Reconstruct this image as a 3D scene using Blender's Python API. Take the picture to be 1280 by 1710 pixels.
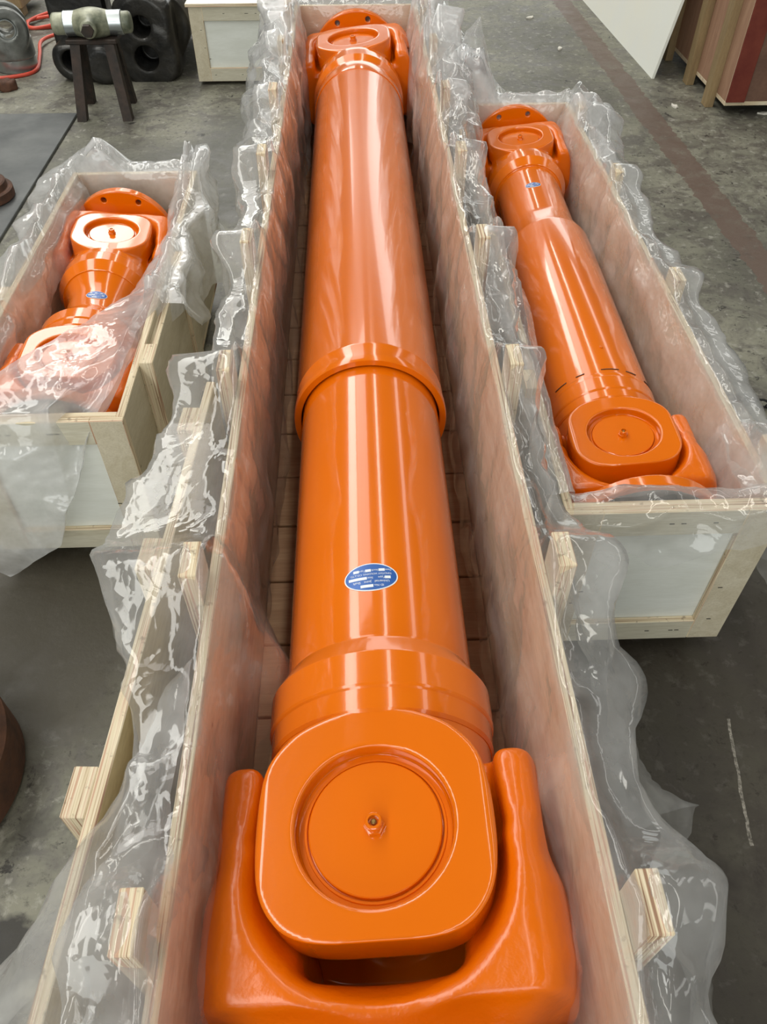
import bpy, bmesh, math, random
import numpy as np
from mathutils import Vector, Matrix, noise
S = bpy.context.scene
for o in list(bpy.data.objects): bpy.data.objects.remove(o)
COL = S.collection
R = math.radians
rnd = random.Random(7)

# ------------------------------------------------------------------ camera
cam_d = bpy.data.cameras.new('camera'); cam = bpy.data.objects.new('camera', cam_d); COL.objects.link(cam)
cam.location = (0, 0, 1.62)
cam.rotation_euler = (R(90 - 47.0), 0, -math.atan(67 / math.hypot(1292, 1385)))
cam_d.sensor_fit = 'VERTICAL'; cam_d.sensor_height = 36.0; cam_d.lens = 36.0 * 1292 / 1710
cam_d.clip_start = 0.02
S.camera = cam
# ------------------------------------------------------------------ world, lights, exposure
W = bpy.data.worlds.new('hall_air'); S.world = W; W.use_nodes = True
W.node_tree.nodes['Background'].inputs[0].default_value = (0.97, 1.0, 0.93, 1)
W.node_tree.nodes['Background'].inputs[1].default_value = 0.105
def area(name, loc, sx, sy, watts, col=(1, 1, 1), target=None):
    d = bpy.data.lights.new(name, 'AREA'); d.shape = 'RECTANGLE'; d.size = sx; d.size_y = sy; d.energy = watts; d.color = col
    o = bpy.data.objects.new(name, d); COL.objects.link(o); o.location = loc
    if target is not None:
        o.rotation_euler = (Vector(target) - Vector(loc)).to_track_quat('-Z', 'Y').to_euler()
    return o
# roof skylight strips running the length of the hall
area('skylight', (-3.9, 6, 7.0), 1.9, 32, 1750, (1.0, 0.99, 0.93))
area('skylight', (-1.8, 14, 7.0), 2.0, 17, 420, (1.0, 0.96, 0.92))
area('skylight', (1.0, 5, 7.0), 0.40, 32, 400, (1.0, 0.97, 0.88))
area('skylight', (6.5, 5, 7.0), 1.1, 32, 420, (1.0, 0.99, 0.94))
# daylight from the far gates, plus an added fill lamp behind the camera
area('unseen_end_light', (3.0, 24, 3.2), 12, 5.5, 600, (0.97, 1.0, 0.97), target=(0, 4, 0.5))
area('unseen_end_light', (-2.0, -11, 3.4), 12, 5.0, 850, (0.97, 1.0, 0.97), target=(0, 3, 0.5))  # unseen fill, added to brighten the camera-facing panels
S.view_settings.view_transform = 'Standard'; S.view_settings.look = 'None'
S.view_settings.gamma = 1.0; S.view_settings.use_curve_mapping = False
S.view_settings.exposure = -0.38
try: S.cycles.transparent_max_bounces = 32
except Exception: pass

# ------------------------------------------------------------------ materials
def srgb(r, g, b):
    f = lambda c: (c / 255 / 12.92) if c / 255 <= .04045 else ((c / 255 + .055) / 1.055) ** 2.4
    return (f(r), f(g), f(b), 1)
class NT:
    def __init__(s, name):
        s.m = bpy.data.materials.new(name); s.m.use_nodes = True; s.t = s.m.node_tree; s.n = s.t.nodes
        s.b = s.n['Principled BSDF']; s.out = s.n['Material Output']
    def add(s, typ, **kw):
        n = s.n.new(typ)
        for k, v in kw.items():
            if k.startswith('i_'):
                key = k[2:]; key = int(key) if key.isdigit() else key.replace('_', ' ')
                n.inputs[key].default_value = v
            else: setattr(n, k, v)
        return n
    def link(s, a, b): s.t.links.new(a, b)
    def coords(s, scale=(1, 1, 1), rot=(0, 0, 0), kind='Object'):
        tc = s.add('ShaderNodeTexCoord'); mp = s.add('ShaderNodeMapping')
        mp.inputs['Scale'].default_value = scale; mp.inputs['Rotation'].default_value = rot
        s.link(tc.outputs[kind], mp.inputs['Vector']); return mp.outputs[0]
    def noise(s, vec, scale, detail=4, rough=.55, dist=0):
        n = s.add('ShaderNodeTexNoise'); n.inputs['Scale'].default_value = scale; n.inputs['Detail'].default_value = detail
        n.inputs['Roughness'].default_value = rough; n.inputs['Distortion'].default_value = dist
        if vec is not None: s.link(vec, n.inputs['Vector'])
        return n.outputs[0]
    def ramp(s, fac, stops):
        n = s.add('ShaderNodeValToRGB'); cr = n.color_ramp
        cr.elements[0].position = stops[0][0]; cr.elements[0].color = stops[0][1]
        cr.elements[1].position = stops[-1][0]; cr.elements[1].color = stops[-1][1]
        for p, c in stops[1:-1]:
            e = cr.elements.new(p); e.color = c
        s.link(fac, n.inputs[0]); return n.outputs[0]
    def mix(s, fac, a, b, typ='MIX'):
        n = s.add('ShaderNodeMix', data_type='RGBA', blend_type=typ)
        for sock, v in ((0, fac), (6, a), (7, b)):
            if hasattr(v, 'node'): s.link(v, n.inputs[sock])
            else: n.inputs[sock].default_value = v
        return n.outputs[2]
    def math(s, op, a, b=None, clamp=False):
        n = s.add('ShaderNodeMath', operation=op, use_clamp=clamp)
        for i, v in enumerate((a, b)):
            if v is None: continue
            if hasattr(v, 'node'): s.link(v, n.inputs[i])
            else: n.inputs[i].default_value = v
        return n.outputs[0]
    def bump(s, h, strength=.2, dist=.01):
        n = s.add('ShaderNodeBump'); n.inputs['Strength'].default_value = strength; n.inputs['Distance'].default_value = dist
        s.link(h, n.inputs['Height']); s.link(n.outputs[0], s.b.inputs['Normal'])
def setp(b, **kw):
    for k, v in kw.items(): b.inputs[k.replace('_', ' ')].default_value = v
g1 = lambda v: (v, v, v, 1)

def mat_paint():
    t = NT('orange_enamel'); v = t.coords()
    n = t.noise(v, 3.0, 3)
    t.link(t.ramp(n, [(.3, srgb(222, 107, 2)), (.7, srgb(228, 112, 3))]), t.b.inputs['Base Color'])
    setp(t.b, Roughness=.17); t.b.inputs['Specular IOR Level'].default_value = .42; t.b.inputs['Coat Weight'].default_value = .7; t.b.inputs['Coat Roughness'].default_value = .05
    t.bump(t.noise(v, 70, 3), .06, .003); return t.m
def mat_cast_paint():
    t = NT('orange_enamel_on_casting'); v = t.coords()
    t.b.inputs['Base Color'].default_value = srgb(222, 106, 2)
    setp(t.b, Roughness=.25); t.b.inputs['Specular IOR Level'].default_value = .4; t.b.inputs['Coat Weight'].default_value = .3; t.b.inputs['Coat Roughness'].default_value = .08
    t.bump(t.noise(v, 34, 4), .34, .006); return t.m
def mat_wood(name, c1, c2, grain=(1.2, 14, 14), rough=.62, knots=True, pores=.25):
    t = NT(name); v = t.coords(grain)
    n = t.noise(v, 2.2, 6, .6, 1.2); col = t.ramp(n, [(.3, c1), (.68, c2)])
    fine = t.noise(t.coords((grain[0] * 6, grain[1] * 9, grain[2] * 9)), 4, 3)
    col = t.mix(t.ramp(fine, [(.35, g1(pores)), (.6, g1(0))]), col, (c1[0] * .62, c1[1] * .56, c1[2] * .5, 1))
    if knots:
        w = t.add('ShaderNodeTexVoronoi'); w.inputs['Scale'].default_value = 7.0; t.link(t.coords((.45, 1, 1)), w.inputs['Vector'])
        k = t.ramp(w.outputs['Distance'], [(.012, g1(.85)), (.035, g1(0))])
        col = t.mix(k, col, srgb(92, 66, 50))
    t.link(col, t.b.inputs['Base Color']); setp(t.b, Roughness=rough); t.bump(fine, .12, .002); return t.m
def mat_ply_edge(axis):
    t = NT('plywood_edge_plies_' + axis)
    sc = {'x': (1, .012, .012), 'y': (.012, 1, .012), 'z': (.012, .012, 1)}[axis]
    v = t.coords(sc); n = t.noise(v, 330, 1, .5)
    col = t.ramp(n, [(.30, srgb(150, 116, 92)), (.42, srgb(206, 188, 156)), (.55, srgb(226, 214, 186)), (.68, srgb(196, 160, 134))])
    n2 = t.noise(t.coords(), 60, 3)
    col = t.mix(t.ramp(n2, [(.62, g1(0)), (.72, g1(.6))]), col, srgb(110, 92, 72))
    t.link(col, t.b.inputs['Base Color']); setp(t.b, Roughness=.75); t.bump(n, .3, .002); return t.m
def mat_simple(name, col, rough=.5, metal=0, bump=None, spec=.5, var=None):
    t = NT(name); v = t.coords()
    if var:
        n = t.noise(v, var[0], 5, .65); t.link(t.ramp(n, [(.35, col), (.65, var[1])]), t.b.inputs['Base Color'])
    else: t.b.inputs['Base Color'].default_value = col
    setp(t.b, Roughness=rough, Metallic=metal); t.b.inputs['Specular IOR Level'].default_value = spec
    if bump: t.bump(t.noise(v, bump[0], 4), bump[1], .008)
    return t.m
def mat_film():
    t = NT('clear_polyethylene_film')
    tr = t.add('ShaderNodeBsdfTransparent'); tr.inputs[0].default_value = (.985, .985, .985, 1)
    gl = t.add('ShaderNodeBsdfGlossy'); gl.inputs['Roughness'].default_value = .075; gl.inputs[0].default_value = (.9, .9, .9, 1)
    df = t.add('ShaderNodeBsdfDiffuse'); df.inputs[0].default_value = (.92, .93, .94, 1)
    tl = t.add('ShaderNodeBsdfTranslucent'); tl.inputs[0].default_value = (.92, .93, .94, 1)
    v = t.coords(); bn = t.add('ShaderNodeBump'); bn.inputs['Strength'].default_value = .38; bn.inputs['Distance'].default_value = .006
    w = t.add('ShaderNodeTexVoronoi', feature='F1'); w.inputs['Scale'].default_value = 21
    wv = t.add('ShaderNodeMix', data_type='VECTOR'); wv.inputs[0].default_value = .08
    nn = t.add('ShaderNodeTexNoise'); nn.inputs['Scale'].default_value = 8; t.link(v, nn.inputs['Vector'])
    t.link(v, wv.inputs[4]); t.link(nn.outputs[1], wv.inputs[5]); t.link(wv.outputs[1], w.inputs['Vector'])
    w2 = t.add('ShaderNodeTexVoronoi', feature='F1'); w2.inputs['Scale'].default_value = 55; t.link(wv.outputs[1], w2.inputs['Vector'])
    t.link(t.math('ADD', w.outputs['Distance'], t.math('MULTIPLY', w2.outputs['Distance'], .4)), bn.inputs['Height'])
    for n in (gl, df, tl): t.link(bn.outputs[0], n.inputs['Normal'])
    lw = t.add('ShaderNodeLayerWeight'); lw.inputs['Blend'].default_value = .5; t.link(bn.outputs[0], lw.inputs['Normal'])
    haze = t.add('ShaderNodeMixShader'); haze.inputs[0].default_value = .5
    t.link(df.outputs[0], haze.inputs[1]); t.link(tl.outputs[0], haze.inputs[2])
    patch = t.noise(v, 9, 4); at = t.add('ShaderNodeAttribute', attribute_name='layers'); hz = t.math('ADD', t.math('MULTIPLY', at.outputs['Fac'], t.ramp(patch, [(.3, g1(.7)), (.7, g1(1.3))])), t.ramp(patch, [(.32, g1(.10)), (.70, g1(.30))]), True)
    m1 = t.add('ShaderNodeMixShader'); t.link(hz, m1.inputs[0]); t.link(tr.outputs[0], m1.inputs[1]); t.link(haze.outputs[0], m1.inputs[2])
    f2 = t.math('ADD', t.math('MULTIPLY', t.math('POWER', lw.outputs['Facing'], 3.0), .46), .05, True)
    m2 = t.add('ShaderNodeMixShader'); t.link(f2, m2.inputs[0]); t.link(m1.outputs[0], m2.inputs[1]); t.link(gl.outputs[0], m2.inputs[2])
    t.link(m2.outputs[0], t.out.inputs['Surface']); return t.m
SCX, SCY, SCS, SC0, SC1 = 0.8190, 0.8350, -0.1731, 0.5520, 0.8350   # pale scratch on the concrete
def mat_floor():
    t = NT('stained_concrete'); v = t.coords()
    n1 = t.noise(v, 1.3, 8, .62, .4); n2 = t.noise(v, 7, 8, .68, .8); n3 = t.noise(v, 42, 6, .7)
    base = t.ramp(n1, [(.36, srgb(92, 91, 80)), (.5, srgb(116, 115, 101)), (.64, srgb(136, 134, 119))])
    base = t.mix(t.ramp(n2, [(.40, g1(.85)), (.56, g1(0))]), base, srgb(84, 80, 74))
    base = t.mix(t.ramp(n3, [(.36, g1(.6)), (.46, g1(0))]), base, srgb(58, 54, 49))
    sp = t.noise(v, 17, 5, .75, .5)
    base = t.mix(t.ramp(sp, [(.35, g1(.9)), (.395, g1(0))]), base, srgb(36, 32, 29))
    lt = t.noise(v, 23, 5, .7, .3)
    base = t.mix(t.ramp(lt, [(.56, g1(0)), (.68, g1(.55))]), base, srgb(170, 168, 158))
    sx = t.add('ShaderNodeSeparateXYZ'); t.link(v, sx.inputs[0]); X, Y = sx.outputs[0], sx.outputs[1]
    wob = t.math('MULTIPLY', t.math('SUBTRACT', t.noise(v, 3.2, 5, .6), .5), .5)
    wob2 = t.math('MULTIPLY', t.math('SUBTRACT', t.noise(v, 16, 4, .6), .5), .07)
    # worn brown paint line between crates and the red-brown crate
    lx = t.math('ADD', t.math('SUBTRACT', X, 1.622), t.math('ADD', wob2, t.math('MULTIPLY', t.math('SUBTRACT', Y, 4.0), 0.022)))
    ln = t.math('LESS_THAN', t.math('ABSOLUTE', lx), .068)
    lnw = t.math('MULTIPLY', ln, t.ramp(t.noise(v, 11, 5, .7), [(.3, g1(.45)), (.5, g1(.95))]))
    base = t.mix(lnw, base, srgb(98, 82, 72))
    # darker brown area on the right in front of the small crate
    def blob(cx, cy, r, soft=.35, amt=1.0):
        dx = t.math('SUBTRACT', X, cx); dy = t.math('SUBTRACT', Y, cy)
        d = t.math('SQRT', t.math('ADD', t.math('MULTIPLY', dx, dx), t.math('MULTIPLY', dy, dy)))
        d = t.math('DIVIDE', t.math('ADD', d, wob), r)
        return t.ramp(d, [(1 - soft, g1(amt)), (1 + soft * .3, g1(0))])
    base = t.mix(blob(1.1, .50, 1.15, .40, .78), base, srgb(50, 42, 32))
    base = t.mix(blob(-.80, 1.12, .46, .5, .92), base, srgb(66, 60, 48))  # shade between left and middle crates, painted into the floor colour
    base = t.mix(blob(-.70, .41, .13, .3, .95), base, srgb(44, 41, 37))
    base = t.mix(blob(-.72, .60, .10, .3, .7), base, srgb(60, 57, 50))
    base = t.mix(blob(-.85, .2, .30, .5, .9), base, srgb(40, 38, 35))
    base = t.mix(blob(-.95, 3.6, .7, .4, .65), base, srgb(78, 78, 73))
    base = t.mix(blob(-.3, 4.2, .6, .4, .6), base, srgb(76, 77, 74))
    base = t.mix(blob(0.693, 0.482, .11, .5, .85), base, srgb(36, 26, 22))
    # pale scratch on the right
    sl = t.math('ADD', t.math('SUBTRACT', X, SCX), t.math('ADD', t.math('MULTIPLY', t.math('SUBTRACT', Y, SCY), SCS), t.math('MULTIPLY', wob2, .18)))
    sc = t.math('MULTIPLY', t.math('LESS_THAN', t.math('ABSOLUTE', sl), .0035), t.math('MULTIPLY', t.math('GREATER_THAN', Y, SC0), t.math('LESS_THAN', Y, SC1)))
    sc = t.math('MULTIPLY', sc, t.ramp(t.noise(v, 90, 5, .8), [(.38, g1(.0)), (.62, g1(.8))]))
    base = t.mix(sc, base, srgb(178, 172, 160))
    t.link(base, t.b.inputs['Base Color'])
    t.link(t.ramp(n2, [(.3, g1(.38)), (.6, g1(.62))]), t.b.inputs['Roughness'])
    t.bump(t.math('ADD', n3, n2), .25, .006); return t.m

M = dict(
    paint=mat_paint(), cast=mat_cast_paint(), film=mat_film(), floor=mat_floor(),
    ply_in=mat_wood('okoume_veneer', srgb(208, 178, 144), srgb(230, 206, 174), (9, 1.1, 9)),
    ply_in_x=mat_wood('okoume_veneer_cross', srgb(204, 172, 144), srgb(222, 194, 166), (1.5, 9, 9)),
    ply_out=mat_wood('birch_veneer', srgb(190, 180, 154), srgb(208, 200, 178), (9, 1.1, 9)),
    ply_out_x=mat_wood('birch_veneer_cross', srgb(190, 184, 162), srgb(208, 204, 186), (1.2, 9, 9)),
    ply_pan=mat_wood('grey_birch_veneer', srgb(214, 217, 209), srgb(226, 229, 223), (1.2, 6, 6), pores=.08),
    ply_yel=mat_wood('yellow_poplar_veneer', srgb(196, 172, 124), srgb(212, 192, 146), (6, 1.1, 3)),
    slat=mat_wood('pine_slat', srgb(176, 138, 104), srgb(200, 164, 128), (1.2, 12, 12)),
    edge_x=mat_ply_edge('x'), edge_y=mat_ply_edge('y'), edge_z=mat_ply_edge('z'),
    skid=mat_simple('old_skid_wood', srgb(120, 104, 84), .8, var=(12, srgb(92, 80, 66))),
    brass=mat_simple('zinc_nipple', srgb(150, 120, 70), .35, .8),
    blue=mat_simple('blue_anodised_plate', srgb(40, 92, 168), .35, .15),
    white=mat_simple('white_print', srgb(232, 238, 240), .45),
    dkface=mat_simple('oiled_machined_face', srgb(62, 66, 56), .4, .6),
    dark=mat_simple('black_gap', srgb(16, 13, 10), .8),
    grease=mat_simple('greasy_forging', srgb(30, 30, 30), .32, .3, (16, .6), var=(9, srgb(58, 56, 52))),
    steel=mat_simple('machined_steel', srgb(178, 184, 184), .28, .9),
    casting=mat_simple('grey_casting', srgb(104, 106, 102), .38, .55, (14, .3), var=(8, srgb(140, 142, 138))),
    green=mat_simple('grey_green_oxide_coat', srgb(176, 176, 152), .4, .15, (20, .25), var=(7, srgb(84, 90, 74))),
    black=mat_simple('black_square_bar', srgb(40, 36, 32), .6, .3, (30, .3), var=(14, srgb(64, 50, 42))),
    plate=mat_simple('oily_steel_plate', srgb(84, 87, 88), .42, .35, (5, .15), var=(3.2, srgb(112, 114, 113))),
    hose=mat_simple('red_hose', srgb(214, 82, 62), .45),
    rust=mat_simple('rusty_scrap', srgb(66, 44, 34), .75, 0, (20, .6), var=(18, srgb(96, 62, 44))),
    redply=mat_wood('aged_pink_plywood', srgb(150, 112, 90), srgb(178, 142, 116), (9, 9, 1.1), pores=.2),
    redpaint=mat_simple('dark_red_paint', srgb(98, 30, 20), .6, var=(7, srgb(120, 52, 36))),
    brown=mat_wood('brown_plywood', srgb(104, 76, 62), srgb(128, 96, 78), (2, 4, 2)),
    batten=mat_wood('weathered_batten', srgb(134, 112, 80), srgb(160, 138, 100), (9, 9, 1.1)),
    whitepanel=mat_simple('white_laminate_panel', srgb(238, 241, 236), .45, var=(1.2, srgb(242, 242, 230))),
    chain=mat_simple('black_chain', srgb(30, 30, 30), .45, .6),
    litter=mat_simple('pale_litter', srgb(214, 210, 200), .6),
)

# ------------------------------------------------------------------ mesh helpers
def link(name, me, mats, parent=None):
    o = bpy.data.objects.new(name, me); COL.objects.link(o)
    for m in (mats if isinstance(mats, (list, tuple)) else [mats]):
        if m.name not in [x.name for x in me.materials if x]: me.materials.append(m)
    if parent: o.parent = parent
    return o
def thing(name, label, cat, loc=(0, 0, 0), rz=0, group=None):
    o = bpy.data.objects.new(name, None); COL.objects.link(o); o.empty_display_size = .1
    o.location = loc; o.rotation_euler = (0, 0, rz); o['label'] = label; o['category'] = cat
    if group: o['group'] = group
    return o
def tag(o, label, cat, group=None):
    o['label'] = label; o['category'] = cat
    if group: o['group'] = group
    return o
def from_bm(name, bm, mats, parent=None, smooth=False):
    me = bpy.data.meshes.new(name); bm.normal_update(); bm.to_mesh(me); bm.free()
    if smooth: me.polygons.foreach_set('use_smooth', [True] * len(me.polygons))
    return link(name, me, mats, parent)
def add_box(bm, lo, hi, bev=.0, mi=0):
    r = bmesh.ops.create_cube(bm, size=1.0); vs = r['verts']
    c = [(a + b) / 2 for a, b in zip(lo, hi)]; s = [b - a for a, b in zip(lo, hi)]
    for v in vs: v.co = Vector((v.co.x * s[0] + c[0], v.co.y * s[1] + c[1], v.co.z * s[2] + c[2]))
    fs = list({f for v in vs for f in v.link_faces})
    for f in fs: f.material_index = mi
    if bev > 0:
        es = list({e for v in vs for e in v.link_edges})
        bmesh.ops.bevel(bm, geom=es, offset=bev, segments=1, affect='EDGES', profile=.5)
    return vs
def lathe(bm, prof, axis='y', seg=64, close=False):
    """prof: list of (axial, radius)"""
    rings = []
    for a, r in prof:
        ring = []
        for i in range(seg):
            t = 2 * math.pi * i / seg; u, w = r * math.cos(t), r * math.sin(t)
            co = {'y': (u, a, w), 'z': (u, w, a), 'x': (a, u, w)}[axis]
            ring.append(bm.verts.new(co))
        rings.append(ring)
    n = len(rings)
    for k in range(n if close else n - 1):
        A, B = rings[k], rings[(k + 1) % n]
        for i in range(seg):
            bm.faces.new((A[i], A[(i + 1) % seg], B[(i + 1) % seg], B[i]))
    if not close:
        if prof[0][1] > 1e-5: bm.faces.new(rings[0][::-1])
        if prof[-1][1] > 1e-5: bm.faces.new(rings[-1])
    bmesh.ops.recalc_face_normals(bm, faces=bm.faces[:])
    return rings
def tube_path(bm, pts, r, seg=8):
    pts = [Vector(p) for p in pts]; rings = []
    for i, p in enumerate(pts):
        d = (pts[min(i + 1, len(pts) - 1)] - pts[max(i - 1, 0)]).normalized()
        q = d.to_track_quat('Z', 'Y')
        rings.append([bm.verts.new(p + q @ Vector((r * math.cos(2 * math.pi * k / seg), r * math.sin(2 * math.pi * k / seg), 0))) for k in range(seg)])
    for A, B in zip(rings, rings[1:]):
        for i in range(seg): bm.faces.new((A[i], A[(i + 1) % seg], B[(i + 1) % seg], B[i]))
    bm.faces.new(rings[0][::-1]); bm.faces.new(rings[-1])
def smooth_by_angle(me, ang=35):
    me.polygons.foreach_set('use_smooth', [True] * len(me.polygons))
    me.set_sharp_from_angle(angle=R(ang))
def board(name, lo, hi, thick, face, edge, parent, bev=.0015, face2=None):
    """one plywood board; faces across its thickness axis get the veneer, the rest shows the plies"""
    bm = bmesh.new(); add_box(bm, lo, hi, bev); bm.normal_update()
    ax = 'xyz'.index(thick)
    for f in bm.faces:
        if abs(f.normal[ax]) > .8: f.material_index = 2 if (face2 and f.normal[ax] < 0) else 0
        else: f.material_index = 1
    me = bpy.data.meshes.new(name); bm.to_mesh(me); bm.free()
    for m in [face, edge] + ([face2] if face2 else []): me.materials.append(m)
    o = bpy.data.objects.new(name, me); COL.objects.link(o); o.parent = parent
    return o

# ------------------------------------------------------------------ signed distance modelling
def smin(a, b, k): h = np.clip(.5 + .5 * (b - a) / k, 0, 1); return b * (1 - h) + a * h - k * h * (1 - h)
def smax(a, b, k): return -smin(-a, -b, k)
def surface_nets(fn, lo, hi, h):
    lo = np.array(lo, float); hi = np.array(hi, float); n = np.ceil((hi - lo) / h).astype(int) + 1
    ax = [(lo[i] + h * np.arange(n[i])).astype(np.float32) for i in range(3)]
    X, Y, Z = np.meshgrid(*ax, indexing='ij'); D = fn(X, Y, Z).astype(np.float32)
    sg = D < 0
    c = np.zeros(tuple(n - 1), np.int8)
    offs = [(i, j, k) for i in (0, 1) for j in (0, 1) for k in (0, 1)]
    sl = lambda A, o: A[o[0]:A.shape[0] - 1 + o[0], o[1]:A.shape[1] - 1 + o[1], o[2]:A.shape[2] - 1 + o[2]]
    for o in offs: c += sl(sg, o)
    act = (c > 0) & (c < 8); idx = np.full(act.shape, -1, np.int64); cells = np.argwhere(act); idx[act] = np.arange(len(cells))
    acc = np.zeros((len(cells), 3)); cnt = np.zeros(len(cells))
    for a in range(3):
        for o in offs:
            if o[a]: continue
            o2 = list(o); o2[a] = 1
            p = cells + np.array(o); q = cells + np.array(o2)
            d0 = D[p[:, 0], p[:, 1], p[:, 2]]; d1 = D[q[:, 0], q[:, 1], q[:, 2]]
            m = (d0 < 0) != (d1 < 0); t = np.where(m, d0 / np.where(m, d0 - d1, 1), 0)
            pos = p.astype(float); pos[:, a] += t
            acc[m] += pos[m]; cnt[m] += 1
    P = acc / cnt[:, None] * h + lo
    for _ in range(2):                                        # project onto the surface
        e = h * .5; F = lambda Q: fn(Q[:, 0], Q[:, 1], Q[:, 2])
        g = np.stack([F(P + np.eye(3)[i] * e) - F(P - np.eye(3)[i] * e) for i in range(3)], 1) / (2 * e)
        d = F(P); st = (d / np.maximum((g ** 2).sum(1), .25))[:, None] * g
        P = P - np.clip(st, -h * .6, h * .6)
    quads = []
    for a in range(3):
        b, cc = (a + 1) % 3, (a + 2) % 3
        s0 = [slice(None)] * 3; s1 = [slice(None)] * 3
        s0[a] = slice(0, -1); s1[a] = slice(1, None)
        A0, A1 = sg[tuple(s0)], sg[tuple(s1)]
        e = np.argwhere(A0 != A1)
        e = e[(e[:, b] > 0) & (e[:, cc] > 0) & (e[:, b] < n[b] - 1) & (e[:, cc] < n[cc] - 1)]
        fl = A0[e[:, 0], e[:, 1], e[:, 2]]
        def gi(db, dc):
            q = e.copy(); q[:, b] += db; q[:, cc] += dc; return idx[q[:, 0], q[:, 1], q[:, 2]]
        Q = np.stack([gi(-1, -1), gi(0, -1), gi(0, 0), gi(-1, 0)], 1)
        Q[~fl] = Q[~fl][:, ::-1]; quads.append(Q)
    return P, np.concatenate(quads)
def sdf_mesh(name, fn, lo, hi, h):
    P, Q = surface_nets(fn, lo, hi, h)
    me = bpy.data.meshes.new(name); me.from_pydata(P.tolist(), [], Q.tolist()); me.update()
    me.polygons.foreach_set('use_smooth', [True] * len(me.polygons)); return me
def ear2d(u, y, hw=.165, rad=.176, cut=.145, k=.028):
    d = smax(np.sqrt(u * u + y * y) - rad, np.abs(u) - hw, k)
    return smax(d, -y - cut, k)
def f_tube_yoke(x, y, z):                                     # tube towards +y, ears on +z and -z
    r = np.sqrt(x * x + z * z); rb = np.sqrt(x * x + z * z)
    prof = np.interp(y, [.10, .155, .196, .31], [.178, .178, .181, .158])
    body = smax(smax(rb - prof, -(y - .055), .01), y - .31, .004)
    ear = smax(ear2d(x, y), np.abs(z) - .178, .0035)
    ear = smax(ear, r - np.interp(y, [.06, .112, .165, .18], [.236, .236, .180, .160]), .004)
    d = smin(body, ear, .006)
    slot = smax(np.abs(z) - .088, y - .105, .05)
    d = smax(d, -slot, .014)
    rec = smax(np.sqrt(x * x + y * y) - .108, .152 - np.abs(z), .004)
    return smax(d, -rec, .005)
def f_flange_yoke(x, y, z):                                   # flange towards -y, ears on +x and -x
    r = np.sqrt(x * x + z * z)
    hw = np.interp(y, [-.2, -.10, .0, .2], [.158, .152, .138, .125])
    e2 = smax(smax(np.sqrt(z * z + y * y) - .20, np.abs(z) - hw, .03), y - .118, .022)
    arm = smax(np.abs(z) - hw, y - 0.0, .02); arm = smax(arm, -y - .2, .02)
    e2 = smin(e2, arm, .03)
    ears = smax(smax(e2, np.abs(x) - .243, .015), r - .256, .02)
    wx = np.interp(y, [-.27, -.225, -.16, -.08], [.160, .195, .246, .246]); wz = np.interp(y, [-.27, -.20, -.08], [.115, .145, .150])
    base = (np.sqrt((x / wx) ** 2 + (z / wz) ** 2) - 1) * .17
    base = smin(base, smax(np.abs(x) - wx * .93, np.abs(z) - wz * .86, .06), .03)
    base = smax(smax(base, y + .075, .03), -y - .27, .01)
    d = smin(ears, base, .05)
    az = np.maximum(np.abs(z) - .085, -.02); rho = np.sqrt(x * x + y * y) + 1e-6
    dish = rho - (.166 + az * (.08 + .55 * np.maximum(-y, 0) / rho)); dish = smax(dish, .085 - np.abs(z), .02)
    chan = smax(np.abs(x) - .172, -y, .02); chan = smax(chan, .085 - np.abs(z), .02); dish = smin(dish, chan, .02)
    mid = smax(rho - .155, np.abs(x) - .125, .03); slot = smax(np.abs(x) - .125, -y, .03)
    cav = smin(smin(dish, mid, .02), slot, .02)
    well = smax(np.abs(x) - .105, np.abs(z) - .3, .04); well = smax(well, np.abs(y + .08) - .092, .03)
    d = smax(d, -cav, .022); d = smax(d, -well, .015)
    rec = smax(np.sqrt(z * z + y * y) - .104, .212 - np.abs(x), .004)
    return smax(d, -rec, .005)
def f_flange(x, y, z):
    r = np.sqrt(x * x + z * z)
    d = smax(smax(r - .226, np.abs(y + .277) - .021, .004), .03 - r, .004)
    th = np.arctan2(z, x); k = np.round((th - R(22.5)) / R(45)) * R(45) + R(22.5)
    hx, hz = .196 * np.cos(k), .196 * np.sin(k)
    return np.maximum(d, -(np.sqrt((x - hx) ** 2 + (z - hz) ** 2) - .0125))
def f_cross(x, y, z):
    a = smax(np.sqrt(x * x + y * y) - .066, np.abs(z) - .15, .006); b = smax(np.sqrt(z * z + y * y) - .066, np.abs(x) - .19, .006)
    c = np.sqrt(x * x + y * y + z * z) - .098
    return smin(smin(a, b, .03), c, .03)
ME = {}
ME['tube_yoke'] = sdf_mesh('tube_yoke', f_tube_yoke, (-.21, -.17, -.20), (.21, .33, .20), .0036)
ME['flange_yoke'] = sdf_mesh('flange_yoke', f_flange_yoke, (-.275, -.29, -.215), (.275, .18, .215), .0042)
ME['flange'] = sdf_mesh('flange', f_flange, (-.24, -.32, -.24), (.24, -.235, .24), .0036)
ME['cross_spider'] = sdf_mesh('cross_spider', f_cross, (-.2, -.12, -.17), (.2, .12, .17), .006)
def collar_mesh():
    bm = bmesh.new()
    lathe(bm, [(.160, .150), (.160, .1795), (.166, .1835), (.199, .1845), (.202, .1870), (.206, .1885), (.262, .1885), (.265, .1875), (.299, .1665), (.304, .1645), (.308, .1642), (.308, .150)], 'y', 96, True)
    me = bpy.data.meshes.new('collar'); bm.to_mesh(me); bm.free(); smooth_by_angle(me, 14); return me
def cap_mesh():
    bm = bmesh.new()
    lathe(bm, [(.145, .1055), (.1535, .1055), (.1535, .0985), (.1560, .0975), (.1560, .0945), (.1515, .0935), (.1515, .0925), (.1600, .0915), (.1612, .090), (.1612, .0001)], 'z', 72)
    me = bpy.data.meshes.new('bearing_cap'); bm.to_mesh(me); bm.free(); smooth_by_angle(me, 30); return me
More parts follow.
